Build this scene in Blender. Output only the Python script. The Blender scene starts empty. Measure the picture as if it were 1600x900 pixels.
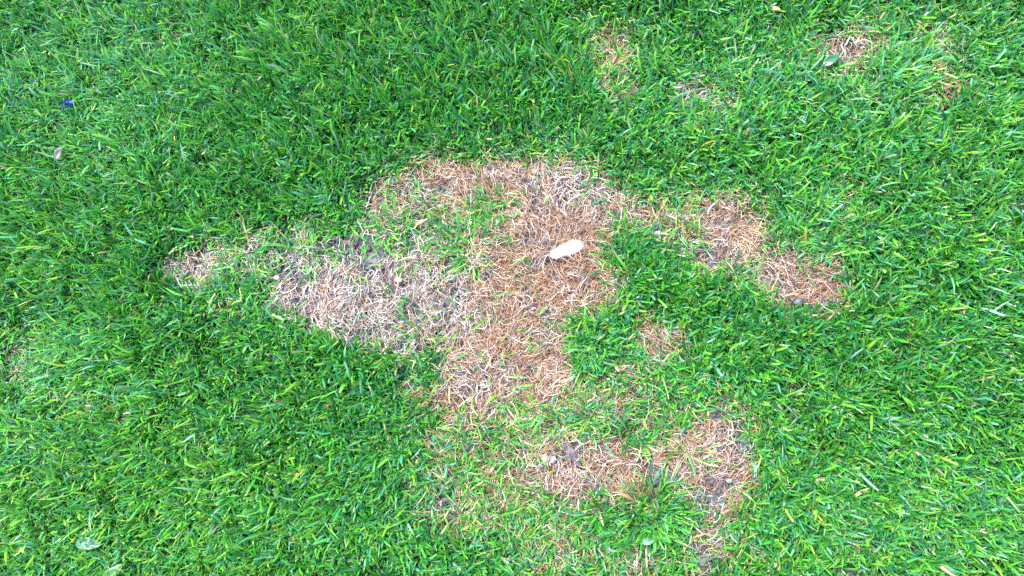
import bpy, math
import numpy as np
from mathutils import Vector, Matrix
rng = np.random.default_rng(11)
C = bpy.context.scene
R = math.radians

# ------------------------------------------------------------------ camera
F_PX = 1256.0                      # focal length in pixels of the 1600 px wide frame
CAM = np.array([0.085, -0.150, 0.740])
fw = -CAM/np.linalg.norm(CAM)
rt = np.cross(fw, [0, 1, 0]); rt /= np.linalg.norm(rt)
up = np.cross(rt, fw)
cd = bpy.data.cameras.new('camera'); cam = bpy.data.objects.new('camera', cd); C.collection.objects.link(cam)
cam.matrix_world = Matrix([[rt[0], up[0], -fw[0], CAM[0]], [rt[1], up[1], -fw[1], CAM[1]], [rt[2], up[2], -fw[2], CAM[2]], [0, 0, 0, 1]])
cd.sensor_width = 36.0; cd.lens = 36.0*F_PX/1600.0
cd.clip_start = 0.01; cd.clip_end = 500
C.camera = cam
# ------------------------------------------------------------------ world, sun, exposure
SUN_EL, SUN_AZ = 62.0, 320.0       # degrees; azimuth clockwise from +y
w = bpy.data.worlds.new('World'); C.world = w; w.use_nodes = True
nt = w.node_tree; bg = nt.nodes['Background']
sky = nt.nodes.new('ShaderNodeTexSky'); sky.sky_type = 'NISHITA'; sky.sun_disc = False
sky.sun_elevation = R(SUN_EL); sky.sun_rotation = R(SUN_AZ); sky.dust_density = 3.0
hs = nt.nodes.new('ShaderNodeHueSaturation'); hs.inputs['Saturation'].default_value = 0.9
nt.links.new(sky.outputs[0], hs.inputs['Color']); nt.links.new(hs.outputs[0], bg.inputs['Color'])
bg.inputs['Strength'].default_value = 0.15
sl = bpy.data.lights.new('sun', 'SUN'); sl.energy = 1.5; sl.angle = R(14); sl.color = (1.0, 0.97, 0.92)
so = bpy.data.objects.new('sun', sl); C.collection.objects.link(so)
sd = Vector((math.sin(R(SUN_AZ))*math.cos(R(SUN_EL)), math.cos(R(SUN_AZ))*math.cos(R(SUN_EL)), math.sin(R(SUN_EL))))
so.rotation_euler = sd.to_track_quat('Z', 'Y').to_euler()
so.location = (0, 0, 5)
C.view_settings.view_transform = 'Standard'; C.view_settings.look = 'None'
C.view_settings.exposure = 2.1; C.view_settings.gamma = 1.0; C.view_settings.use_curve_mapping = False
C.render.engine = 'CYCLES'
C.cycles.max_bounces = 8; C.cycles.diffuse_bounces = 4; C.cycles.glossy_bounces = 2; C.cycles.transmission_bounces = 5
C.cycles.use_denoising = False

# ------------------------------------------------------------------ plan: photo survey -> ground plane
def w2p(x, y, z=0.0):              # ground point -> survey coordinates of the drawing (1600 x 900)
    dx, dy, dz = x-CAM[0], y-CAM[1], z-CAM[2]
    d = dx*fw[0]+dy*fw[1]+dz*fw[2]
    return 800+F_PX*(dx*rt[0]+dy*rt[1]+dz*rt[2])/d, 450-F_PX*(dx*up[0]+dy*up[1]+dz*up[2])/d
def p2w(px, py, z=0.0):
    u, v = (px-800)/F_PX, (450-py)/F_PX
    d = [fw[i]+u*rt[i]+v*up[i] for i in range(3)]
    t = (z-CAM[2])/d[2]
    return CAM[0]+d[0]*t, CAM[1]+d[1]*t

def vnoise(x, y, s, seed):         # smooth value noise in 0..1
    r = np.random.default_rng(seed); T = r.random((256, 256))
    x = np.asarray(x)/s+1000; y = np.asarray(y)/s+1000
    xi = np.floor(x).astype(int); yi = np.floor(y).astype(int)
    fx = x-xi; fy = y-yi; fx = fx*fx*(3-2*fx); fy = fy*fy*(3-2*fy)
    a = T[xi % 256, yi % 256]; b = T[(xi+1) % 256, yi % 256]; c = T[xi % 256, (yi+1) % 256]; d = T[(xi+1) % 256, (yi+1) % 256]
    return (a*(1-fx)+b*fx)*(1-fy)+(c*(1-fx)+d*fx)*fy
def fbm(x, y, s, seed, n=3):
    v = 0; a = 1; t = 0
    for k in range(n):
        v = v+a*vnoise(x, y, s/2**k, seed+k); t += a; a *= .5
    return v/t

PAD = 400; CS = 4.0                # raster with a 400 px margin, 4 px cells
NX, NY = int((1600+2*PAD)/CS), int((900+2*PAD)/CS)
gx, gy = np.meshgrid((np.arange(NX)+.5)*CS-PAD, (np.arange(NY)+.5)*CS-PAD)
wx = gx+(fbm(gx, gy, 34, 1)-.5)*48+(vnoise(gx, gy, 9, 5)-.5)*20
wy = gy+(fbm(gx, gy, 34, 3)-.5)*48+(vnoise(gx, gy, 9, 7)-.5)*20
def inpoly(P):
    r = np.zeros(wx.shape, bool); n = len(P)
    for i in range(n):
        (x1, y1), (x2, y2) = P[i], P[(i+1) % n]
        if y1 == y2: continue
        c = ((y1 > wy) != (y2 > wy)) & (wx < (x2-x1)*(wy-y1)/(y2-y1)+x1)
        r ^= c
    return r.astype(float)
def blur(a, px):
    s = px/CS; k = int(3*s)+1; g = np.exp(-.5*(np.arange(-k, k+1)/s)**2); g /= g.sum()
    a = np.apply_along_axis(lambda m: np.convolve(m, g, 'same'), 0, a)
    return np.apply_along_axis(lambda m: np.convolve(m, g, 'same'), 1, a)
def ell(cx, cy, rx, ry, ang=0):
    c, s = math.cos(R(ang)), math.sin(R(ang))
    u = ((wx-cx)*c+(wy-cy)*s)/rx; v = (-(wx-cx)*s+(wy-cy)*c)/ry
    return np.clip(1.5-np.sqrt(u*u+v*v)*1.0, 0, 1)

DEAD = [
 (.97, [(572,322),(588,290),(612,272),(660,254),(700,250),(735,242),(780,254),(820,248),(870,247),(905,257),(925,277),(960,287),(990,302),(1012,325),(1005,350),(960,362),(942,385),(945,420),(970,440),(982,455),(960,475),(915,478),(896,505),(892,540),(906,560),(904,590),(896,620),(860,640),(820,630),(790,650),(770,672),(730,665),(690,650),(676,630),(690,600),(705,575),(712,540),(690,548),(655,545),(640,565),(600,562),(570,545),(520,515),(470,497),(435,480),(425,450),(440,430),(420,410),(440,390),(425,365),(450,357),(500,364),(560,364),(600,355),(575,345)]),
 (.72, [(268,425),(284,398),(330,370),(372,376),(370,415),(352,448),(315,476),(278,462)]),
 (.68, [(365,350),(430,348),(442,390),(425,430),(370,440),(378,400)]),
 (.80, [(1010,320),(1050,303),(1100,308),(1150,316),(1200,335),(1192,370),(1182,400),(1160,420),(1120,417),(1080,427),(1058,400),(1030,377),(1010,350)]),
 (.97, [(1150,428),(1200,404),(1260,399),(1312,407),(1327,440),(1312,482),(1270,490),(1230,482),(1200,462),(1158,448)]),
 (.90, [(983,500),(1030,488),(1060,503),(1080,530),(1067,557),(1030,562),(1000,552),(983,530)]),
 (.94, [(850,662),(890,660),(910,690),(960,690),(1000,700),(1060,684),(1090,662),(1150,640),(1190,650),(1184,700),(1178,760),(1166,802),(1120,807),(1080,787),(1060,764),(1010,767),(980,782),(940,764),(900,782),(860,792),(818,782),(823,730),(848,690)]),
 (.75, [(1090,613),(1140,608),(1152,635),(1120,652),(1095,652)]),
 (.70, [(1072,815),(1132,810),(1142,850),(1124,897),(1080,900),(1068,860)]),
 (.50, [(690,650),(790,665),(850,660),(825,740),(850,800),(900,800),(960,820),(900,880),(820,870),(760,820),(700,760),(660,700)]),
 (.58, [(730,700),(790,690),(830,740),(820,800),(770,790),(735,750)]),
 (.42, [(900,820),(980,835),(1060,850),(1060,900),(850,905),(800,880)]),
 (.46, [(640,690),(720,720),(760,850),(700,860),(650,790)]),
 (.60, [(925,45),(965,38),(975,80),(992,110),(977,150),(960,172),(938,160),(935,120),(920,90)]),
]
DE = [(830,672,50,30,.72),(1015,335,30,26,.75),(1000,365,30,16,.6),(1093,150,36,24,1),(1120,160,14,8,.4),(1320,72,50,32,1),(1322,102,38,16,.85),(1465,70,24,28,.6),(1472,110,18,24,.62),(1472,152,28,18,.8),(1345,155,12,9,.5),(1375,160,16,9,.5),
 (32,568,34,34,.48),(60,540,26,20,.3),(268,85,14,18,.45),(335,8,30,12,.5),(325,703,22,14,.55),(310,690,14,8,.4),(1432,712,15,10,.6),(1345,853,22,12,.6),(1310,350,28,30,.3),(1325,290,22,16,.3),(1240,625,14,26,.5),
 (1215,652,20,10,.3),(1440,785,30,10,.25),(1235,890,30,18,.4),(1345,895,20,12,.5),(1240,730,16,10,.35),(1180,870,14,30,.35),(642,620,24,26,.6),(668,640,14,18,.6),(665,770,26,28,.55),(700,300,20,12,.4),
 (740,170,14,9,.45),(620,250,26,10,.35),(700,225,40,12,.3),(800,228,60,12,.4),(880,225,40,14,.35),(960,255,30,14,.3),(1050,270,50,14,.3),(1150,300,50,14,.35),(480,850,20,16,.3),(1375,30,30,20,.3),
 (1210,35,14,9,.3),(1420,45,20,9,.35),(300,60,20,14,.25),(960,600,60,45,.48),(930,640,50,30,.48),(1035,600,34,22,.45),(1010,650,60,30,.45),(430,560,26,14,.25),(380,490,40,20,.3),(150,640,60,30,.18),(1180,120,30,16,.3),(1000,760,60,20,.4)]
dead = np.zeros(gx.shape)
for s, P in DEAD: dead = np.maximum(dead, s*np.clip(blur(inpoly(P), 11)*1.12, 0, 1))
for cx, cy, rx, ry, s in DE: dead = np.maximum(dead, s*ell(cx, cy, rx, ry))
GREEN = [
 (.55, [(590,355),(620,330),(660,338),(700,345),(730,330),(770,308),(805,312),(800,340),(765,365),(760,400),(735,415),(705,395),(690,365),(662,385),(672,420),(650,425),(630,390),(600,375)]),
 (.40, [(440,372),(500,378),(550,385),(565,400),(530,415),(480,405),(440,400)]),
 (.35, [(612,275),(650,300),(640,335),(610,330)]),
 (.35, [(1040,330),(1090,330),(1100,365),(1060,380),(1035,360)]),
 (.08, [(780,470),(880,480),(880,590),(820,590),(770,520)]),
]
green_in = np.zeros(gx.shape)
for s, P in GREEN: green_in = np.maximum(green_in, s*blur(inpoly(P), 7))
dead = np.clip(dead*(1-green_in), 0, 1)
# pale (1) or orange (0) straw
pale = np.clip(blur(inpoly([(250,340),(700,330),(745,400),(752,480),(725,545),(600,620),(250,520)]), 16)
      + .55*ell(650,300,70,30)+.5*ell(860,290,70,40,20)+.6*ell(940,300,60,30,25)+.5*ell(740,600,60,40)+.4*ell(1210,440,40,30)+.5*ell(880,740,60,40)+.9*ell(1160,690,40,40)
      + .9*ell(1093,148,30,20)+.9*ell(1318,80,40,30)+.9*ell(32,568,50,50)+.4*ell(1100,850,50,50)+.5*ell(1030,510,40,20)+.25*ell(870,530,60,60)+.3*ell(1120,760,50,40)+.5*ell(1100,390,60,30), 0, 1)
# soil showing through the straw
SO = [(585,405,34,20),(505,372,16,10),(468,376,22,16),(545,388,16,10),(520,400,18,8),(455,440,20,14),(490,430,14,8),(400,360,14,8),(845,340,11,10),(853,356,8,6),(720,466,20,9),(568,523,14,9),(612,578,30,14),(625,560,16,9),(648,612,16,10),(890,705,17,20),(905,722,9,8),
 (1040,748,28,13),(1028,735,9,7),(1168,688,13,20),(1115,408,10,16),(1110,385,12,9),(1243,475,12,8),(1100,878,28,14),(1105,775,14,9),(1112,750,10,12),(1027,363,14,9),(866,790,16,12),(670,772,30,24),(668,282,14,9),(690,290,10,7),
 (938,586,18,11),(1030,492,11,7),(1138,750,10,8),(1095,142,16,8),(1130,630,16,12),(1100,625,9,9),(765,650,9,7),(870,460,9,6),(1290,470,14,12),(1300,450,12,16),(300,440,14,12),(740,775,20,12),(990,560,10,8),(910,560,10,8),(1432,712,14,9),(1345,895,22,10),(650,590,12,9)]
soil = np.zeros(gx.shape)
for cx, cy, rx, ry in SO: soil = np.maximum(soil, ell(cx, cy, rx*1.12, ry*1.12))
# height / openness of the turf: 1 = short, open and lying, 0 = dense, tall and upright
OPEN = [(150,140,190,130,.9),(60,600,120,120,.9),(120,850,180,90,.5),(1120,130,150,110,.7),(1400,120,160,110,.75),(1290,330,90,80,.7),(1500,300,120,200,.3),(1400,780,200,110,.55),(700,800,110,90,.6),(900,850,160,60,.6),(960,600,100,90,.65),(430,470,120,60,.6),
        (300,640,110,90,.35),(640,340,120,60,.9),(1060,350,90,60,.8),(1040,650,60,40,.7),(360,800,160,80,.35),(250,330,60,60,.1)]
opn = np.zeros(gx.shape)
for cx, cy, rx, ry, s in OPEN: opn = np.maximum(opn, s*ell(cx, cy, rx, ry))
opn = np.clip(blur(opn, 20)*(.6+.8*fbm(gx, gy, 60, 41))+.6*blur(dead, 22)+(fbm(gx, gy, 45, 44)-.5)*.5, 0, 1)
# stands of lush dark grass
LUSH = [(560,150,290,130,1),(480,290,150,60,1),(200,520,150,100,.7),(1110,470,130,50,.9),(1020,800,70,50,1),(430,620,180,90,.6),(1200,230,140,60,.5),(1250,540,170,60,.5),(960,180,100,60,.5),(250,420,90,60,.8)]
lush = np.zeros(gx.shape)
for cx, cy, rx, ry, s in LUSH: lush = np.maximum(lush, s*ell(cx, cy, rx, ry))
lush = blur(lush, 18)*(1-dead)*fbm(gx, gy, 50, 47)*1.4
yel = np.clip(blur(np.maximum.reduce([.9*ell(180,760,260,190), .25*ell(1480,800,170,160), .15*ell(1500,250,140,180), .4*ell(850,640,70,60), .4*ell(60,420,90,160)]), 30), 0, 1)

dead = np.clip(dead*1.36, 0, 1)
near = blur(dead, 24)
def samp(F, x, y):
    px, py = w2p(x, y)
    fx = np.clip((px+PAD)/CS-.5, 0, NX-1.001); fy = np.clip((py+PAD)/CS-.5, 0, NY-1.001)
    i = fx.astype(int); j = fy.astype(int); u = fx-i; v = fy-j
    return (F[j, i]*(1-u)+F[j, i+1]*u)*(1-v)+(F[j+1, i]*(1-u)+F[j+1, i+1]*u)*v

def ground_h(x, y):
    x = np.asarray(x, float); y = np.asarray(y, float)
    h = (fbm(x, y, .16, 21)-.5)*.016+(vnoise(x, y, .022, 25)-.5)*.006
    return h
def ground_fine(x, y):
    n1 = vnoise(x, y, .0085, 31); n2 = vnoise(x, y, .0042, 32); n3 = vnoise(x, y, .015, 33)
    return ground_h(x, y)+(np.abs(n1-.5)*2)**.7*.0045+(n2-.5)*.0034+(n3-.5)*.005-np.clip(.12-np.abs(vnoise(x, y, .0065, 37)-.5), 0, 1)*.018

# ------------------------------------------------------------------ mesh helpers
def make_mesh(name, V, F4, col=None, mat=None, smooth=True, parent=None, tri=None):
    me = bpy.data.meshes.new(name)
    n4 = len(F4); n3 = 0 if tri is None else len(tri)
    me.vertices.add(len(V)); me.vertices.foreach_set('co', np.asarray(V, np.float32).ravel())
    idx = np.asarray(F4, np.int32).ravel()
    if n3: idx = np.concatenate([idx, np.asarray(tri, np.int32).ravel()])
    me.loops.add(len(idx)); me.loops.foreach_set('vertex_index', idx)
    me.polygons.add(n4+n3)
    st = np.concatenate([np.arange(n4)*4, n4*4+np.arange(n3)*3]).astype(np.int32)
    me.polygons.foreach_set('loop_start', st)
    me.polygons.foreach_set('use_smooth', np.full(n4+n3, smooth))
    if col is not None:
        a = me.color_attributes.new('tint', 'FLOAT_COLOR', 'POINT')
        a.data.foreach_set('color', np.asarray(col, np.float32).ravel())
    me.update(calc_edges=True); me.validate()
    if mat: me.materials.append(mat)
    o = bpy.data.objects.new(name, me); C.collection.objects.link(o)
    if parent: o.parent = parent
    return o
def tag(o, label=None, cat=None, group=None, kind=None):
    if label: o['label'] = label
    if cat: o['category'] = cat
    if group: o['group'] = group
    if kind: o['kind'] = kind
    return o

# ------------------------------------------------------------------ materials
def mat_new(name):
    m = bpy.data.materials.new(name); m.use_nodes = True
    return m, m.node_tree, m.node_tree.nodes['Principled BSDF']
def blade_material(name, rough=.38, trans=.35, spec=.5, noise=900):
    m, n, p = mat_new(name)
    a = n.nodes.new('ShaderNodeAttribute'); a.attribute_name = 'tint'
    tx = n.nodes.new('ShaderNodeTexNoise'); tx.inputs['Scale'].default_value = noise; tx.inputs['Detail'].default_value = 1
    geo = n.nodes.new('ShaderNodeNewGeometry'); n.links.new(geo.outputs['Position'], tx.inputs['Vector'])
    mr = n.nodes.new('ShaderNodeMapRange'); mr.inputs['To Min'].default_value = .72; mr.inputs['To Max'].default_value = 1.28
    n.links.new(tx.outputs['Fac'], mr.inputs['Value'])
    mx = n.nodes.new('ShaderNodeVectorMath'); mx.operation = 'SCALE'
    n.links.new(a.outputs['Color'], mx.inputs[0]); n.links.new(mr.outputs[0], mx.inputs['Scale'])
    n.links.new(mx.outputs[0], p.inputs['Base Color'])
    p.inputs['Roughness'].default_value = rough; p.inputs['Specular IOR Level'].default_value = spec
    tr = n.nodes.new('ShaderNodeBsdfTranslucent'); ms = n.nodes.new('ShaderNodeMixShader'); ms.inputs[0].default_value = trans
    sc = n.nodes.new('ShaderNodeVectorMath'); sc.operation = 'MULTIPLY'; sc.inputs[1].default_value = (1.2, 1.3, .9)
    n.links.new(mx.outputs[0], sc.inputs[0]); n.links.new(sc.outputs[0], tr.inputs['Color'])
    n.links.new(p.outputs[0], ms.inputs[1]); n.links.new(tr.outputs[0], ms.inputs[2])
    n.links.new(ms.outputs[0], n.nodes['Material Output'].inputs['Surface'])
    return m
M_grass = blade_material('grass_blade', .28, .24, .8)
M_straw = blade_material('dry_straw', .6, .12, .3, 700)
def rock_material(name, c1, c2, scale=300, rough=.85, bump=.4):
    m, n, p = mat_new(name)
    tc = n.nodes.new('ShaderNodeNewGeometry')
    t = n.nodes.new('ShaderNodeTexNoise'); t.inputs['Scale'].default_value = scale; t.inputs['Detail'].default_value = 5; t.inputs['Roughness'].default_value = .65
    n.links.new(tc.outputs['Position'], t.inputs['Vector'])
    r = n.nodes.new('ShaderNodeValToRGB'); r.color_ramp.elements[0].position = .35; r.color_ramp.elements[1].position = .68
    r.color_ramp.elements[0].color = (*c1, 1); r.color_ramp.elements[1].color = (*c2, 1)
    n.links.new(t.outputs['Fac'], r.inputs[0]); n.links.new(r.outputs[0], p.inputs['Base Color'])
    b = n.nodes.new('ShaderNodeBump'); b.inputs['Strength'].default_value = bump; b.inputs['Distance'].default_value = .001
    n.links.new(t.outputs['Fac'], b.inputs['Height']); n.links.new(b.outputs[0], p.inputs['Normal'])
    p.inputs['Roughness'].default_value = rough
    return m
M_soil = rock_material('soil', (.030, .028, .034), (.125, .122, .14), 260, .95, .8)
M_clod = rock_material('soil_clod', (.05, .05, .06), (.17, .168, .19), 330, .95, .8)

# ------------------------------------------------------------------ ground, one sheet
fine = np.arange(-.56, .5601, .0017); ext = .0017*1.16**np.arange(1, 65); ext = np.cumsum(ext)
ax = np.concatenate([(-.56-ext)[::-1], fine, .56+ext])
fy = np.arange(-.34, .3801, .0017); ay = np.concatenate([(-.34-ext)[::-1], fy, .38+ext])
X, Y = np.meshgrid(ax, ay); Z = ground_fine(X, Y)
nx, ny = len(ax), len(ay)
ii = (np.arange(ny-1)[:, None]*nx+np.arange(nx-1)[None]).ravel()
ground = make_mesh('ground', np.stack([X, Y, Z], -1).reshape(-1, 3), np.stack([ii, ii+1, ii+nx+1, ii+nx], -1), None, M_soil)
tag(ground, kind='structure')
# far beyond the meadow the sheet turns green where its grass is too small to build
n = M_soil.node_tree; p = n.nodes['Principled BSDF']; src = p.inputs['Base Color'].links[0].from_socket
g = n.nodes.new('ShaderNodeNewGeometry'); ln = n.nodes.new('ShaderNodeVectorMath'); ln.operation = 'LENGTH'
n.links.new(g.outputs['Position'], ln.inputs[0])
mr = n.nodes.new('ShaderNodeMapRange'); mr.inputs['From Min'].default_value = .62; mr.inputs['From Max'].default_value = .74
n.links.new(ln.outputs['Value'], mr.inputs['Value'])
tg = n.nodes.new('ShaderNodeTexNoise'); tg.inputs['Scale'].default_value = 45; tg.inputs['Detail'].default_value = 8; n.links.new(g.outputs['Position'], tg.inputs['Vector'])
rg = n.nodes.new('ShaderNodeValToRGB'); rg.color_ramp.elements[0].position = .35; rg.color_ramp.elements[1].position = .65
rg.color_ramp.elements[0].color = (.012, .06, .012, 1); rg.color_ramp.elements[1].color = (.06, .19, .025, 1)
n.links.new(tg.outputs['Fac'], rg.inputs[0])
mc = n.nodes.new('ShaderNodeMix'); mc.data_type = 'RGBA'
n.links.new(mr.outputs[0], mc.inputs[0]); n.links.new(src, mc.inputs[6]); n.links.new(rg.outputs[0], mc.inputs[7]); n.links.new(mc.outputs[2], p.inputs['Base Color'])

# ------------------------------------------------------------------ blades
def lerp(a, b, t): return a+(b-a)*t
PALETTE = np.array([[.012,.105,.022],[.027,.190,.026],[.052,.265,.030],[.100,.335,.032],[.170,.400,.036],[.022,.170,.062],[.055,.250,.115],[.145,.350,.215]])
def blade_colors(n, r, lushv, yelv, opnv):
    wts = np.tile(np.array([.09, .22, .27, .16, .06, .10, .08, .02]), (n, 1))
    wts[:, 3] += .22*yelv; wts[:, 4] += .22*yelv; wts[:, 0] += .03*lushv; wts[:, 2] += .12*lushv
    wts[:, 5] += .10*opnv; wts[:, 6] += .12*opnv; wts[:, 7] += .09*opnv; wts[:, 3] += .10*opnv; wts[:, 0] -= .10*opnv
    cs = np.cumsum(wts, 1); cs /= cs[:, -1:]
    k = (r.random(n)[:, None] > cs).sum(1)
    c = PALETTE[k]*np.exp(r.normal(0, .16, (n, 1)))
    c = c*np.exp(r.normal(0, .10, (n, 3)))
    return c
def blades(x, y, z, az, th, L, W, bend, tint, r, blunt=.25, twist=.6, NS=4, side=None):
    n = len(x)
    s = np.linspace(0, 1, NS+1)
    ph = r.uniform(-1, 1, n)
    P = np.zeros((n, NS+1, 3)); T = np.zeros((n, NS+1, 3))
    azs = az[:, None]+(r.normal(0, .55, n) if side is None else side)[:, None]*s[None]
    inc = np.clip(th[:, None]+bend[:, None]*s[None]**1.3, -.2, 2.3)
    T[..., 0] = np.sin(inc)*np.sin(azs); T[..., 1] = np.sin(inc)*np.cos(azs); T[..., 2] = np.cos(inc)
    P[:, 0] = np.stack([x, y, z], -1)
    for k in range(1, NS+1): P[:, k] = P[:, k-1]+(T[:, k-1]+T[:, k])*.5*(L/NS)[:, None]
    side = np.stack([np.cos(azs), -np.sin(azs), np.zeros_like(azs)], -1)
    nrm = np.cross(side, T)
    tw = (ph*twist)[:, None]+r.normal(0, .35, n)[:, None]*s[None]
    sd = side*np.cos(tw)[..., None]+nrm*np.sin(tw)[..., None]
    nn = np.cross(sd, T)
    is_bl = r.random(n) < blunt
    prof_p = np.interp(s, [0, .15, .5, .8, 1], [.55, .85, 1, .72, .06])
    prof_b = np.interp(s, [0, .15, .5, .85, 1], [.55, .85, 1, .92, .62])
    prof = np.where(is_bl[:, None], prof_b[None], prof_p[None])*W[:, None]*.5
    fold = r.uniform(.15, .7, n)[:, None]*prof
    V = np.stack([P-sd*prof[..., None]+nn*fold[..., None]*-1, P, P+sd*prof[..., None]+nn*fold[..., None]*-1], 2)   # n, NS+1, 3, 3
    V = V.reshape(-1, 3)
    base = np.arange(n)[:, None, None]*(NS+1)*3+np.arange(NS)[None, :, None]*3+np.arange(2)[None, None, :]
    F = np.stack([base, base+1, base+4, base+3], -1).reshape(-1, 4)
    col = np.ones((n, NS+1, 3, 4))
    c = np.repeat(tint[:, None], NS+1, 1)
    sheath = np.array([.30, .34, .13]); k = np.clip(1-s/.22, 0, 1)*.55
    c = c*(1-k)[None, :, None]+sheath*k[None, :, None]
    tipk = (r.random(n) < .07)[:, None]*np.clip((s-.82)/.18, 0, 1)[None]*.8     # mown tips dried out
    c = c*(1-tipk)[..., None]+np.array([.42, .34, .17])*tipk[..., None]
    col[..., :3] = c[:, :, None, :]
    col[:, :, 1, :3] *= 1.18                                                    # paler midrib
    return V, F, col.reshape(-1, 4)

def lean_field(x, y):
    return 2*math.pi*2*fbm(x, y, .16, 51, 2)
def tuft_field(x, y, sp=.017):                                  # offset from the nearest tuft centre
    J = np.random.default_rng(77).random((256, 256, 2)); gi = np.floor(x/sp).astype(int); gj = np.floor(y/sp).astype(int)
    best = np.full(len(x), 9e9); bx = np.zeros(len(x)); by = np.zeros(len(x))
    for a in (-1, 0, 1):
        for b in (-1, 0, 1):
            q = J[(gi+a) % 256, (gj+b) % 256]
            dx = x-(gi+a+q[:, 0])*sp; dy = y-(gj+b+q[:, 1])*sp; dd = dx*dx+dy*dy
            m = dd < best; best = np.where(m, dd, best); bx = np.where(m, dx, bx); by = np.where(m, dy, by)
    return bx/sp, by/sp
def turf(n, x0, x1, y0, y1, seed, excl=None, wide=1.0, lf=1.0):
    r = np.random.default_rng(seed)
    x = r.uniform(x0, x1, n); y = r.uniform(y0, y1, n)
    if excl:
        k = ~((x > excl[0]) & (x < excl[1]) & (y > excl[2]) & (y < excl[3])); x, y = x[k], y[k]
    d = samp(dead, x, y); o = samp(opn, x, y)
    cl = fbm(x, y, .012, 61, 2)
    tx, ty = tuft_field(x, y); td = np.sqrt(tx*tx+ty*ty)
    keep = np.clip(1.35-1.25*td, .25, 1)*np.clip((1-d)*1.2-.17+(cl-.5)*6*d*(1-d), .007, 1)*(1-.35*samp(near, x, y))*(1-.15*o)*np.clip(.45+1.3*(cl-.25), .2, 1.1)
    k = r.random(len(x)) < keep; x, y = x[k], y[k]
    # three blades of a shoot share a foot
    m = r.integers(2, 5, len(x)); x = np.repeat(x, m); y = np.repeat(y, m); sh = np.repeat(r.uniform(0, 6.28, len(m)), m)
    dr = np.repeat(r.uniform(0, 1, len(m)), m)
    n = len(x); x = x+r.normal(0, .0013, n); y = y+r.normal(0, .0013, n)
    d = samp(dead, x, y); o = samp(opn, x, y); lu = samp(lush, x, y); ye = samp(yel, x, y)
    hv = fbm(x, y, .05, 71)
    o = .36+.64*o
    az = np.where(r.random(n) < .50, lean_field(x, y)+r.normal(0, .6, n), sh+r.normal(0, .8, n))
    th = np.abs(r.normal(.04, .16, n))+o**1.3*r.uniform(.05, .8, n)+.08*(1-lu)*r.random(n)
    tx, ty = tuft_field(x, y); td = np.sqrt(tx*tx+ty*ty)         # blades lean out of their tuft
    k = r.random(n) < .72
    az = np.where(k, np.arctan2(tx, ty)+r.normal(0, .45, n), az); th = np.where(k, th*.6+.52*td*r.uniform(.4, 1.3, n), th)
    L = lf*(.0188+.0082*r.random(n)+.008*(hv-.5)+.0005*lu-.002*ye)*(1-.15*d-.30*samp(near, x, y))*np.exp(r.normal(0, .16, n))
    L = np.where(r.random(n) < .05+.12*o, L*r.uniform(1.1, 1.4, n), L)*(1-.12*o)
    W = (.0016+.0009*r.random(n)+.0001*lu)*np.exp(r.normal(0, .14, n))*wide
    W = np.where(o+.3*r.random(n) > .95, W*.85, W)
    bend = np.abs(r.normal(.22, .36-.08*lu, n))+.65*o*r.random(n)
    tint = blade_colors(n, r, lu, ye, o)
    tan = r.random(n) < .004+.15*d*(1-d)+.02*d
    tint[tan] = np.array([.36, .33, .19])*np.exp(r.normal(0, .25, (tan.sum(), 1)))
    org = r.random(n) < .0008
    tint[org] = np.array([.50, .28, .05])
    z = ground_h(x, y)-.001
    return blades(x, y, z, az, th, L, W, bend, tint, r)
GXR, GYR = (-.56, .56), (-.34, .385)
V, F, Cc = turf(178000, *GXR, *GYR, 100)
tag(make_mesh('grass', V, F, Cc, M_grass), 'dense green mown lawn grass surrounding the bare brown patch', 'grass', kind='stuff')
def sparse(n, seed):                                           # thin half lying blades where turf meets straw
    r = np.random.default_rng(seed)
    x = r.uniform(-.5, .5, n); y = r.uniform(-.30, .34, n)
    d = samp(dead, x, y); cl = fbm(x, y, .016, 66, 2)
    k = r.random(n) < (4*d*(1-d))**.8*np.clip(2.6*(cl-.28), 0, 1)+.30*(d > .7)*np.clip(cl-.5, 0, 1); x, y, d = x[k], y[k], d[k]
    m = r.integers(1, 4, len(x)); x = np.repeat(x, m); y = np.repeat(y, m); n = len(x)
    o = np.full(n, .6); z = ground_h(x, y)+.001
    tint = blade_colors(n, r, o*0, o*.9, o)
    tn = r.random(n) < .07; tint[tn] = np.array([.46, .40, .22])*np.exp(r.normal(0, .2, (tn.sum(), 1)))
    return blades(x, y, z, r.uniform(0, 6.28, n), r.uniform(.3, 1.25, n), r.uniform(.013, .027, n), r.uniform(.0009, .0017, n), np.abs(r.normal(.4, .5, n)), tint, r, blunt=.3)
V2, F2, C2 = sparse(52000, 110)
tag(make_mesh('sparse_grass', V2, F2, C2, M_grass), 'thin light green blades scattered along the ragged edge of the dead patch', 'grass', kind='stuff')
A1 = turf(260000, -.98, .98, -.74, .78, 101, excl=(*GXR, *GYR), wide=1.35)
A2 = turf(150000, -1.9, 1.9, -1.7, 1.7, 102, excl=(-.98, .98, -.74, .78), wide=2.4, lf=1.25)
V = np.concatenate([A1[0], A2[0]]); F = np.concatenate([A1[1], A2[1]+len(A1[0])]); Cc = np.concatenate([A1[2], A2[2]])
del A1, A2
tag(make_mesh('outer_grass', V, F, Cc, M_grass), 'green lawn grass stretching on beyond the edges of the photo', 'grass', kind='stuff')

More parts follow.
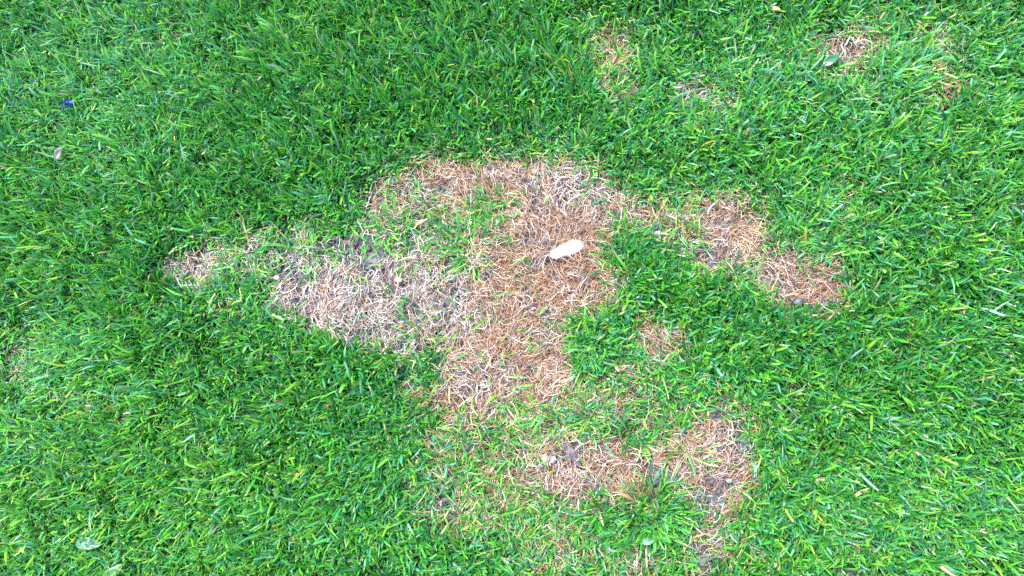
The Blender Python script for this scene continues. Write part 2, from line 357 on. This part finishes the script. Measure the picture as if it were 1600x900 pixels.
# ------------------------------------------------------------------ straw
def tubes(x, y, z, az, L, W, curl, wig, rise, tint, r, NS=7, flat=.55):
    n = len(x); s = np.linspace(0, 1, NS+1)
    w1 = r.uniform(0, 6.28, n)[:, None]
    A = az[:, None]+curl[:, None]*(s-.5)[None]+wig[:, None]*np.sin(s[None]*7+w1)
    slope = rise[:, None]*np.cos(s[None]*math.pi*r.uniform(.7, 1.3, n)[:, None]+r.normal(0, .25, n)[:, None])+r.normal(0, .10, n)[:, None]
    T = np.stack([np.cos(A)*np.cos(slope), np.sin(A)*np.cos(slope), np.sin(slope)], -1)
    P = np.zeros((n, NS+1, 3)); P[:, 0] = np.stack([x, y, z], -1)
    for k in range(1, NS+1): P[:, k] = P[:, k-1]+(T[:, k-1]+T[:, k])*.5*(L/NS)[:, None]
    side = np.stack([-np.sin(A), np.cos(A), np.zeros_like(A)], -1); nn = np.cross(T, side)
    roll = (r.uniform(-1.2, 1.2, n)[:, None]+r.normal(0, 1.0, n)[:, None]*s[None])
    s2 = side*np.cos(roll)[..., None]+nn*np.sin(roll)[..., None]; n2 = -side*np.sin(roll)[..., None]+nn*np.cos(roll)[..., None]
    prof = np.interp(s, [0, .1, .7, 1], [.6, 1, .85, .2])[None]*W[:, None]*.5
    ring = []
    for a in (0, 2.094, 4.189): ring.append(P+s2*(math.cos(a)*prof)[..., None]+n2*(math.sin(a)*prof*flat)[..., None])
    V = np.stack(ring, 2).reshape(-1, 3)
    b = np.arange(n)[:, None, None]*(NS+1)*3+np.arange(NS)[None, :, None]*3
    q = np.arange(3)[None, None, :]; q2 = (q+1) % 3
    F = np.stack([b+q, b+q2, b+3+q2, b+3+q], -1).reshape(-1, 4)
    col = np.ones((n, NS+1, 3, 4)); fade = 1+r.normal(0, .18, n)[:, None]*(s-.5)[None]*2
    col[..., :3] = (tint[:, None]*fade[..., None])[:, :, None]
    return V, F, col.reshape(-1, 4)
def straw(n, seed, sel):
    r = np.random.default_rng(seed)
    x = r.uniform(-.54, .54, n); y = r.uniform(-.32, .38, n)
    d = samp(dead, x, y); so_ = samp(soil, x, y); pa = samp(pale, x, y)
    cl = fbm(x, y, .02, 81)
    if sel == 'orange': k = r.random(n) < (np.clip(d*1.15, 0, 1)**1.1*(1-pa*.85)+.05)*(1-.93*so_)*np.clip(.55+.9*(cl-.3), 0, 1)
    else: k = r.random(n) < (np.clip(d*1.2, 0, 1)**1.1*(.16+.84*pa)+.04)*(1-.93*so_)*np.clip(.35+1.4*(cl-.3), 0, 1)
    x, y, d, pa = x[k], y[k], d[k], pa[k]; n = len(x)
    fl = 2*math.pi*1.5*fbm(x, y, .045, 91, 2)
    az = np.where(r.random(n) < .50, fl+r.normal(0, .5, n), r.uniform(0, 6.28, n))
    lay = r.random(n)
    z = ground_h(x, y)+.0005+lay**1.3*.0095
    tone = fbm(x, y, .035, 95)
    if sel == 'orange':
        L = .008+.013*r.random(n); W = .00030+.00038*r.random(n)**1.5
        a = np.array([.44, .235, .120]); b = np.array([.70, .48, .32]); c = np.array([.76, .64, .55]); e = np.array([.13, .07, .05])
        u = np.clip(r.normal(.42, .30, n)+(tone-.5)*1.1+.35*pa, 0, 1)
        tint = a[None]*(1-u)[:, None]+b[None]*u[:, None]
        m = r.random(n) < .20+.25*pa; tint[m] = c*np.exp(r.normal(0, .15, (m.sum(), 1)))
        m = r.random(n) < .20; tint[m] = e
        curl = r.normal(0, 1.1, n); wig = r.uniform(0, .35, n)
    else:
        L = .005+.010*r.random(n); W = .00040+.00075*r.random(n)**1.5
        a = np.array([.70, .64, .61]); b = np.array([.40, .345, .33]); u = r.random(n)
        tint = a[None]*(1-u)[:, None]+b[None]*u[:, None]
        m = r.random(n) < .16; tint[m] = np.array([.80, .75, .72])
        m = r.random(n) < .13; tint[m] = np.array([.50, .28, .16])
        m = r.random(n) < .12; tint[m] = np.array([.22, .17, .15])
        curl = r.normal(0, 1.2, n); wig = r.uniform(0, .5, n)
    tint = .91*tint*np.exp(r.normal(0, .16, (n, 1)))
    bw = r.random(n) < .05; W = np.where(bw, W*2.0, W); L = np.where(r.random(n) < .04, L*1.5, L); curl = np.where(bw, curl*.4, curl)
    x = x-np.cos(az)*L*.5; y = y-np.sin(az)*L*.5
    return tubes(x, y, z, az, L, W, curl, wig, r.uniform(0, .45, n), tint, r)
V, F, Cc = straw(330000, 200, 'orange')
tag(make_mesh('dead_grass', V, F, Cc, M_straw), 'matted orange brown dead grass fibres covering the bare patch', 'dead grass', kind='stuff')
V, F, Cc = straw(225000, 201, 'pale')
tag(make_mesh('bleached_grass', V, F, Cc, M_straw), 'bleached grey white dead grass curls in the left arm of the patch', 'dead grass', kind='stuff')

# ------------------------------------------------------------------ lumps
def ico(sub):
    import bmesh
    bm = bmesh.new(); bmesh.ops.create_icosphere(bm, subdivisions=sub, radius=1)
    v = np.array([q.co[:] for q in bm.verts]); f = np.array([[q.index for q in p_.verts] for p_ in bm.faces]); bm.free()
    return v, f
IV1, IF1 = ico(1); IV3, IF3 = ico(4)
def crumbs(n, seed):
    r = np.random.default_rng(seed)
    x = r.uniform(-.54, .54, n); y = r.uniform(-.32, .38, n)
    k = r.random(n) < samp(soil, x, y)*1.0+.05*samp(dead, x, y); x, y = x[k], y[k]; n = len(x)
    sz = .0005+.0022*r.random(n)**3
    V = IV1[None]*(1+r.normal(0, .16, (n, len(IV1), 1)))*sz[:, None, None]*r.uniform(.7, 1.3, (n, 1, 3))
    V[..., 0] += x[:, None]; V[..., 1] += y[:, None]; V[..., 2] += (ground_fine(x, y)+sz*.45)[:, None]
    T = (IF1[None]+(np.arange(n)*len(IV1))[:, None, None]).reshape(-1, 3)
    return V.reshape(-1, 3), T
V, T = crumbs(160000, 301)
tag(make_mesh('soil_crumbs', V, np.zeros((0, 4), int), None, M_clod, tri=T), 'fine grey soil crumbs scattered over the exposed earth', 'soil', kind='stuff')

def lump(name, px, py, rx, ry, rz, ang, mat, seed, label, cat, group=None, rough=.18, zoff=.0, freq=2.2, angular=False):
    x, y = p2w(px, py, .003); r = np.random.default_rng(seed)
    ph = r.uniform(0, 6.28, (6, 3)); kk = r.normal(0, freq, (6, 3))
    v = IV3.copy(); d = np.zeros(len(v))
    for a in range(6): d += np.sin(v@kk[a]*1.0+ph[a, 0])*(1/(1+.3*a))
    v = v*(1+rough*d/2.2)[:, None]
    if angular:                                                # a broken stone: a few planes cut the lump
        for a in range(9):
            nn = r.normal(0, 1, 3); nn /= np.linalg.norm(nn); dd = v@nn; lim = r.uniform(.62, .85)
            v = v-np.clip(dd-lim, 0, None)[:, None]*nn[None]
    v = v*np.array([rx, ry, rz])
    o = make_mesh(name, v, np.zeros((0, 4), int), None, mat, tri=IF3)
    o.location = (x, y, float(ground_h(x, y))+rz*.55+zoff); o.rotation_euler = (r.uniform(-.2, .2), r.uniform(-.2, .2), R(ang))
    return tag(o, label, cat, group)
S = .0006                                                      # metres per survey pixel
M_white = rock_material('chalk_pebble', (.50, .49, .43), (.74, .73, .66), 500, .7, .2)
M_grey = rock_material('grey_pebble', (.20, .21, .24), (.40, .41, .44), 400, .6, .2)
M_dark = rock_material('dark_pebble', (.035, .037, .05), (.10, .105, .13), 400, .55, .2)
M_tan = rock_material('tan_pebble', (.26, .24, .22), (.44, .38, .32), 300, .55, .15)
lump('pebble', 436, 436, 5*S, 4*S, 3*S, 20, M_white, 1, 'small creamy white pebble at the left end of the exposed soil', 'pebble', zoff=.006)
lump('pebble', 626, 440, 5.5*S, 4*S, 3.5*S, -10, M_white, 2, 'white pebble on bleached straw below the largest grey soil spot', 'pebble', zoff=.008)
lump('pebble', 737, 354, 4*S, 3*S, 3*S, 30, M_white, 3, 'tiny cream pebble just above the big green tuft in the dead patch', 'pebble', zoff=.009)
lump('pebble', 853, 718, 6*S, 8.5*S, 5*S, 12, M_tan, 4, 'smooth tan oval pebble lying against grey clods in the lower brown strip', 'pebble', zoff=.004)
lump('pebble', 864, 718, 5*S, 6*S, 3.5*S, -25, M_grey, 5, 'flat grey pebble touching the right side of the tan oval pebble', 'pebble', zoff=.004)
lump('pebble', 1244, 474, 10*S, 5.5*S, 5*S, 12, M_dark, 6, 'dark shiny pebble at the lower edge of the rightmost brown patch', 'pebble', zoff=.006)
lump('pebble', 1138, 751, 4*S, 3.5*S, 3.5*S, 0, M_grey, 7, 'pale grey pebble amid orange straw at the lower right', 'pebble', zoff=.008)
lump('soil_clod', 889, 705, 9*S, 14*S, 5*S, 25, M_clod, 8, 'upright grey soil clod above the tan oval pebble', 'soil clod', zoff=.002, freq=3, rough=.3)
lump('soil_clod', 876, 712, 7*S, 7*S, 4*S, 0, M_clod, 9, 'small soil clod wedged between the flat grey pebble and taller clod', 'soil clod', zoff=.002, freq=3, rough=.3)
lump('soil_clod', 902, 722, 7*S, 8*S, 4*S, 0, M_dark, 10, 'dark clod in the straw to the right of the tan oval pebble', 'soil clod', zoff=.003, freq=3, rough=.3)
lump('soil_clod', 1044, 750, 12*S, 9*S, 5*S, -10, M_clod, 11, 'rounded bluish grey clod above the lush tuft at the bottom', 'soil clod', zoff=.003, freq=3, rough=.25)
lump('soil_clod', 1027, 740, 5*S, 6*S, 4*S, 0, M_clod, 12, 'little grey clod left of the rounded bluish clod', 'soil clod', zoff=.004, freq=3, rough=.25)
lump('soil_clod', 585, 405, 20*S, 13*S, 5*S, 5, M_clod, 13, 'broad crumbly grey soil clod in the left arm of the patch', 'soil clod', zoff=-.001, freq=4, rough=.35)
lump('soil_clod', 468, 376, 13*S, 10*S, 4*S, 0, M_clod, 14, 'grey soil clod near the top edge of the left arm', 'soil clod', zoff=0, freq=4, rough=.35)
lump('soil_clod', 1096, 876, 15*S, 9*S, 5*S, 10, M_clod, 15, 'crumbly grey clod close to the bottom edge of the photo', 'soil clod', zoff=.001, freq=4, rough=.35)
lump('soil_clod', 1115, 408, 6*S, 11*S, 4*S, 5, M_dark, 16, 'narrow dark clod in the middle of the right arm', 'soil clod', zoff=.002, freq=3, rough=.3)
lump('soil_clod', 1166, 690, 9*S, 13*S, 4*S, -15, M_clod, 17, 'grey clod at the right edge of the lower brown patch', 'soil clod', zoff=.001, freq=4, rough=.3)
lump('soil_clod', 1027, 364, 8*S, 6*S, 4*S, 0, M_grey, 18, 'pale grey clod beside green blades where the right arm begins', 'soil clod', zoff=.004, freq=3, rough=.25)

# ------------------------------------------------------------------ single tufts in the dead patch
def tuft(px, py, n, rad, L, label, tilt=.9, seed=0, colour=0, dirn=None, spread=3.14, wide=1.0):
    r = np.random.default_rng(1000+seed); x0, y0 = p2w(px, py)
    q = rad*S*np.sqrt(r.random(n))*.75; a = r.uniform(0, 6.28, n); bx, by = q*np.cos(a), q*np.sin(a)
    az = np.arctan2(bx, by)+r.normal(0, .45, n)
    if dirn is not None: az = R(dirn)+r.uniform(-spread, spread, n)
    th = np.clip(r.normal(tilt*.7, .3, n), .05, 1.5); bd = np.abs(r.normal(.45, .35, n))
    LL = L*S*r.uniform(.55, 1.05, n); W = (.0011+.0009*r.random(n))*wide
    tint = blade_colors(n, r, np.full(n, .2), np.full(n, .35+colour), np.full(n, .4))
    tn = r.random(n) < .07; tint[tn] = (.45, .36, .18)
    z = np.asarray(ground_h(x0+bx, y0+by))-float(ground_h(x0, y0))+.001
    V, F, Cc = blades(bx, by, z, az, th, LL, W, bd, tint, r, blunt=.35)
    o = make_mesh('grass_tuft', V, F, Cc, M_grass); o.location = (x0, y0, float(ground_h(x0, y0)))
    return tag(o, label, 'grass tuft', 'green tufts standing in the dead patch')
TUFTS = [
 (738,388,85,42,52,'large spiky green tuft left of the white fluff',.9,0),
 (700,350,34,26,42,'loose green tuft at the upper left of the large spiky tuft',1.0,0),
 (775,325,50,30,46,'green tuft near the top centre, leaning over orange straw',1.0,.1),
 (650,405,36,26,44,'thin tuft between the grey soil spot and the large spiky tuft',1.0,.1),
 (622,355,46,34,44,'tuft in the band of green crossing the upper left straw',1.0,.1),
 (660,318,22,18,40,'small tuft above the green band in the upper left straw',1.1,.1),
 (640,300,14,14,38,'wispy shoot near the top left corner of the dead patch',1.1,.1),
 (620,465,12,9,40,'short yellow green shoot below the white pebble',.9,.3),
 (683,452,5,6,30,'two or three blades poking from bleached straw left of the orange column',.9,0),
 (655,520,16,9,62,'slender upright shoot at the lower edge of the left arm',.8,0),
 (562,420,20,22,44,'thin tuft beside the left side of the broad soil clod',1.1,.2),
 (505,425,20,24,40,'sparse yellowish tuft in the middle of the left arm',1.1,.3),
 (470,400,26,26,48,'arching tuft just below the clod of the left arm',1.1,.1),
 (390,400,60,34,52,'bushy tuft at the left end beside the bleached nub',1.0,.1),
 (826,425,9,8,36,'tiny sprig of three or four blades below the white fluff',1.2,.2),
 (765,488,13,11,36,'yellow green sprig left of the column centre',1.1,.5),
 (835,520,16,16,44,'forked yellow green sprig in the middle of the brown column',1.1,.5),
 (815,555,14,12,42,'small sprig lower left of the forked sprig',1.1,.4),
 (770,575,12,11,36,'faint yellowish sprig on the left of the brown column',1.1,.4),
 (790,612,22,20,40,'pale sprig where the brown column narrows',1.1,.4),
 (976,388,60,36,50,'bushy tuft to the right of the white fluff',1.0,.1),
 (975,440,60,34,44,'green clump under the bushy tuft right of the fluff',.9,.1),
 (924,538,34,24,60,'tuft with long arching blades beside the right edge of the column',1.0,.1),
 (1062,345,30,26,44,'yellowish tuft crossing the start of the right arm',1.1,.4),
 (1205,470,18,16,44,'pale green shoot at the lower left of the rightmost patch',1.0,.2),
 (1015,520,14,20,50,'few loose blades over the small round brown patch',1.2,.1),
 (1020,800,150,48,58,'lush dark green tuft near the bottom right of the dead patch',.8,0),
 (862,645,34,32,44,'light green tuft above the grey clods',1.1,.3),
 (800,700,30,34,56,'loose tuft with curling blades left of the tan pebble',1.2,.4),
 (925,755,16,16,44,'small shoot between the lower brown strip and lush tuft',1.1,.2),
 (1062,690,22,22,60,'long thin blades standing over the straw left of the lower right patch',1.1,.4),
 (690,560,30,28,40,'tuft on the left side of the brown column',1.0,.1),
 (660,545,24,20,46,'bright tuft at the lower edge of the bleached straw',1.0,.1),
]
for i, t in enumerate(TUFTS): tuft(t[0], t[1], t[2], t[3], t[4], t[5], t[6], i, t[7])

# ------------------------------------------------------------------ white fluff
fx0, fy0 = p2w(887, 389, .012)
fl = bpy.data.objects.new('cotton_fluff', None); C.collection.objects.link(fl)
fl.location = (fx0, fy0, float(ground_h(fx0, fy0))+.0085); fl.rotation_euler = (0, 0, R(13)); fl.scale = (.84, .70, .70)
tag(fl, 'fluffy white tuft of down lying on orange brown straw', 'fluff')
m, n, p = mat_new('white_down'); p.inputs['Base Color'].default_value = (.97, .97, 1.0, 1); p.inputs['Roughness'].default_value = .9
p.inputs['Subsurface Weight'].default_value = .4; p.inputs['Subsurface Scale'].default_value = .004
M_down = m
r = np.random.default_rng(7)
cs = [(-.0135, -.0030, .0022, .0020), (-.0112, -.0022, .0026, .0024), (-.0062, -.0012, .0030, .0028), (-.0035, .0012, .0036, .0036), (-.001, -.0022, .0034, .0032),
 (.0025, .0012, .0042, .0042), (.0045, -.0020, .0030, .0032), (.0080, .0022, .0040, .0042), (.0105, .0006, .0034, .0034), (.0085, -.0012, .0026, .0028)]
Vs, Ts = [], []; off = 0
for j, (cx, cy, ra, rzz) in enumerate(cs):
    v = .86*IV3*(1+.20*np.sin(IV3@np.array([5., 4, 6])+j)+.13*np.sin(IV3@np.array([-9., 11, 8])+j*2))[:, None]*np.array([ra, ra*.85, rzz])+np.array([cx, cy, 0])
    Vs.append(v); Ts.append(IF3+off); off += len(v)
make_mesh('fluff_core', np.concatenate(Vs), np.zeros((0, 4), int), None, M_down, tri=np.concatenate(Ts), parent=fl)
nh = 7000; j = r.integers(0, 10, nh); cc = np.array(cs)[j]
dd = r.normal(0, 1, (nh, 3)); dd[:, 2] = np.abs(dd[:, 2])*.8; dd /= np.linalg.norm(dd, axis=1)[:, None]
hx, hy, hz = cc[:, 0]+dd[:, 0]*cc[:, 2]*.8, cc[:, 1]+dd[:, 1]*cc[:, 2]*.7, dd[:, 2]*cc[:, 3]*.8
V, F, Cc = tubes(hx, hy, hz, np.arctan2(dd[:, 1], dd[:, 0])+r.normal(0, .5, nh), r.uniform(.0015, .0075, nh), np.full(nh, .00021), r.normal(0, 1.2, nh), r.uniform(0, .4, nh), r.uniform(-.1, .9, nh), np.full((nh, 3), .95), r, NS=5, flat=1)
make_mesh('fluff_hairs', V, F, None, M_down, parent=fl)

# ------------------------------------------------------------------ leaves and litter
def leaf(name, px, py, L, W, ang, col, label, cat, z=.026, bow=.25, cup=.3, tip=1.0, mat=None, tiltx=0, wav=.04, seed=0, th=.0003):
    NU, NV = 24, 10; r = np.random.default_rng(seed)
    u = np.linspace(0, 1, NU+1); v = np.linspace(-1, 1, NV+1); U, Vv = np.meshgrid(u, v, indexing='ij')
    hw = W*S*.5*np.sin(math.pi*np.clip(U, .0, 1)**(.75*tip))**.75+.0001
    xx = (U-.5)*L*S; yy = Vv*hw
    zz = bow*L*S*.25*(1-(2*U-1)**2)+cup*np.abs(Vv)**1.5*hw+wav*W*S*np.sin(U*9+Vv*4+seed)
    top = np.stack([xx, yy, zz+th/2], -1).reshape(-1, 3); bot = np.stack([xx, yy, zz-th/2], -1).reshape(-1, 3)
    k = (np.arange(NU)[:, None]*(NV+1)+np.arange(NV)[None]).ravel(); N = len(top)
    F = np.concatenate([np.stack([k, k+NV+1, k+NV+2, k+1], -1), np.stack([k, k+1, k+NV+2, k+NV+1], -1)+N])
    e1 = np.arange(NU)*(NV+1); e2 = e1+NV
    F = np.concatenate([F, np.stack([e1, e1+N, e1+NV+1+N, e1+NV+1], -1), np.stack([e2, e2+NV+1, e2+NV+1+N, e2+N], -1)])
    vein = 1+.35*np.exp(-(Vv/.07)**2)+.12*np.sin((U*14-np.abs(Vv)*2.5)*6.28*.5)
    cc = np.ones((NU+1, NV+1, 4)); cc[..., :3] = np.array(col)*vein[..., None]
    cc = np.concatenate([cc.reshape(-1, 4)]*2)
    o = make_mesh(name, np.concatenate([top, bot]), F, cc, mat or M_grass)
    x, y = p2w(px, py, z); o.location = (x, y, z); o.rotation_euler = (R(tiltx), 0, R(ang))
    return tag(o, label, cat)
leaf('broad_leaf', 140, 849, 46, 19, -2, (.075, .22, .11), 'pale blue green oval leaf resting on grass at lower left', 'leaf', z=.0125, bow=.3)
leaf('broad_leaf', 176, 898, 44, 20, 48, (.08, .24, .06), 'green leaf blade cut by the bottom edge near the lower left', 'leaf', z=.0135)
leaf('broad_leaf', 1299, 94, 30, 14, 32, (.03, .15, .06), 'dark green leaf over bleached straw at the upper right', 'leaf', z=.015)
leaf('broad_leaf', 1267, 121, 20, 17, -20, (.02, .15, .05), 'rounded dark green leaf in the upper right lawn', 'leaf', z=.014)
leaf('broad_leaf', 1013, 846, 17, 9, 5, (.11, .30, .17), 'short pale shiny leaf tip in the lush bottom tuft', 'leaf', z=.022)
leaf('dry_leaf', 96, 239, 30, 11, 68, (.22, .225, .22), 'curled grey dry leaf standing in grass at the left', 'dry leaf', z=.016, bow=.5, cup=.8, mat=M_straw, wav=.12)
leaf('dry_straw_piece', 1404, 662, 36, 5.5, -4, (.62, .52, .26), 'pale yellow dry leaf piece lying on the right lawn', 'dry leaf', z=.019, bow=-.3, mat=M_straw)
leaf('dry_straw_piece', 1285, 749, 22, 5, 8, (.30, .20, .13), 'brown dry leaf piece lying in the lower right lawn', 'dry leaf', z=.016, mat=M_straw)
leaf('dry_straw_piece', 460, 741, 22, 5, 0, (.40, .22, .08), 'brown dry blade piece low in the lower left lawn', 'dry leaf', z=.015, mat=M_straw)
leaf('dry_straw_piece', 1347, 769, 24, 4.5, 28, (.62, .46, .18), 'bent straw coloured blade in the lower right lawn', 'dry leaf', z=.018, bow=-.6, mat=M_straw)
leaf('dry_straw_piece', 1212, 14, 16, 7, -10, (.30, .24, .16), 'small dry leaf scrap at the top edge', 'dry leaf', z=.016, mat=M_straw)
# crumpled blue scrap
m, n, p = mat_new('blue_plastic'); p.inputs['Base Color'].default_value = (.015, .055, .26, 1); p.inputs['Roughness'].default_value = .35
x0, y0 = p2w(97, 158, .024); r = np.random.default_rng(5); NU = 14
U, Vv = np.meshgrid(np.linspace(-1, 1, NU+1), np.linspace(-1, 1, NU+1), indexing='ij')
zz = .0022*np.sin(U*4.1+Vv*2)+.0015*np.sin(Vv*7-U*3)+r.normal(0, .0004, U.shape)
out = 1+.18*np.sin(np.arctan2(Vv, U)*5+1)
top = np.stack([U*.0062*out, Vv*.0048*out, zz], -1).reshape(-1, 3); k = (np.arange(NU)[:, None]*(NU+1)+np.arange(NU)[None]).ravel(); N = len(top)
F = np.concatenate([np.stack([k, k+NU+1, k+NU+2, k+1], -1), np.stack([k, k+1, k+NU+2, k+NU+1], -1)+N])
b = np.concatenate([top, top-np.array([0, 0, .0004])])
o = make_mesh('plastic_scrap', b, F, None, m, smooth=False); o.location = (x0, y0, .0145); o.rotation_euler = (R(15), R(-10), R(25))
tag(o, 'crumpled bright blue plastic scrap caught in grass at upper left', 'litter')
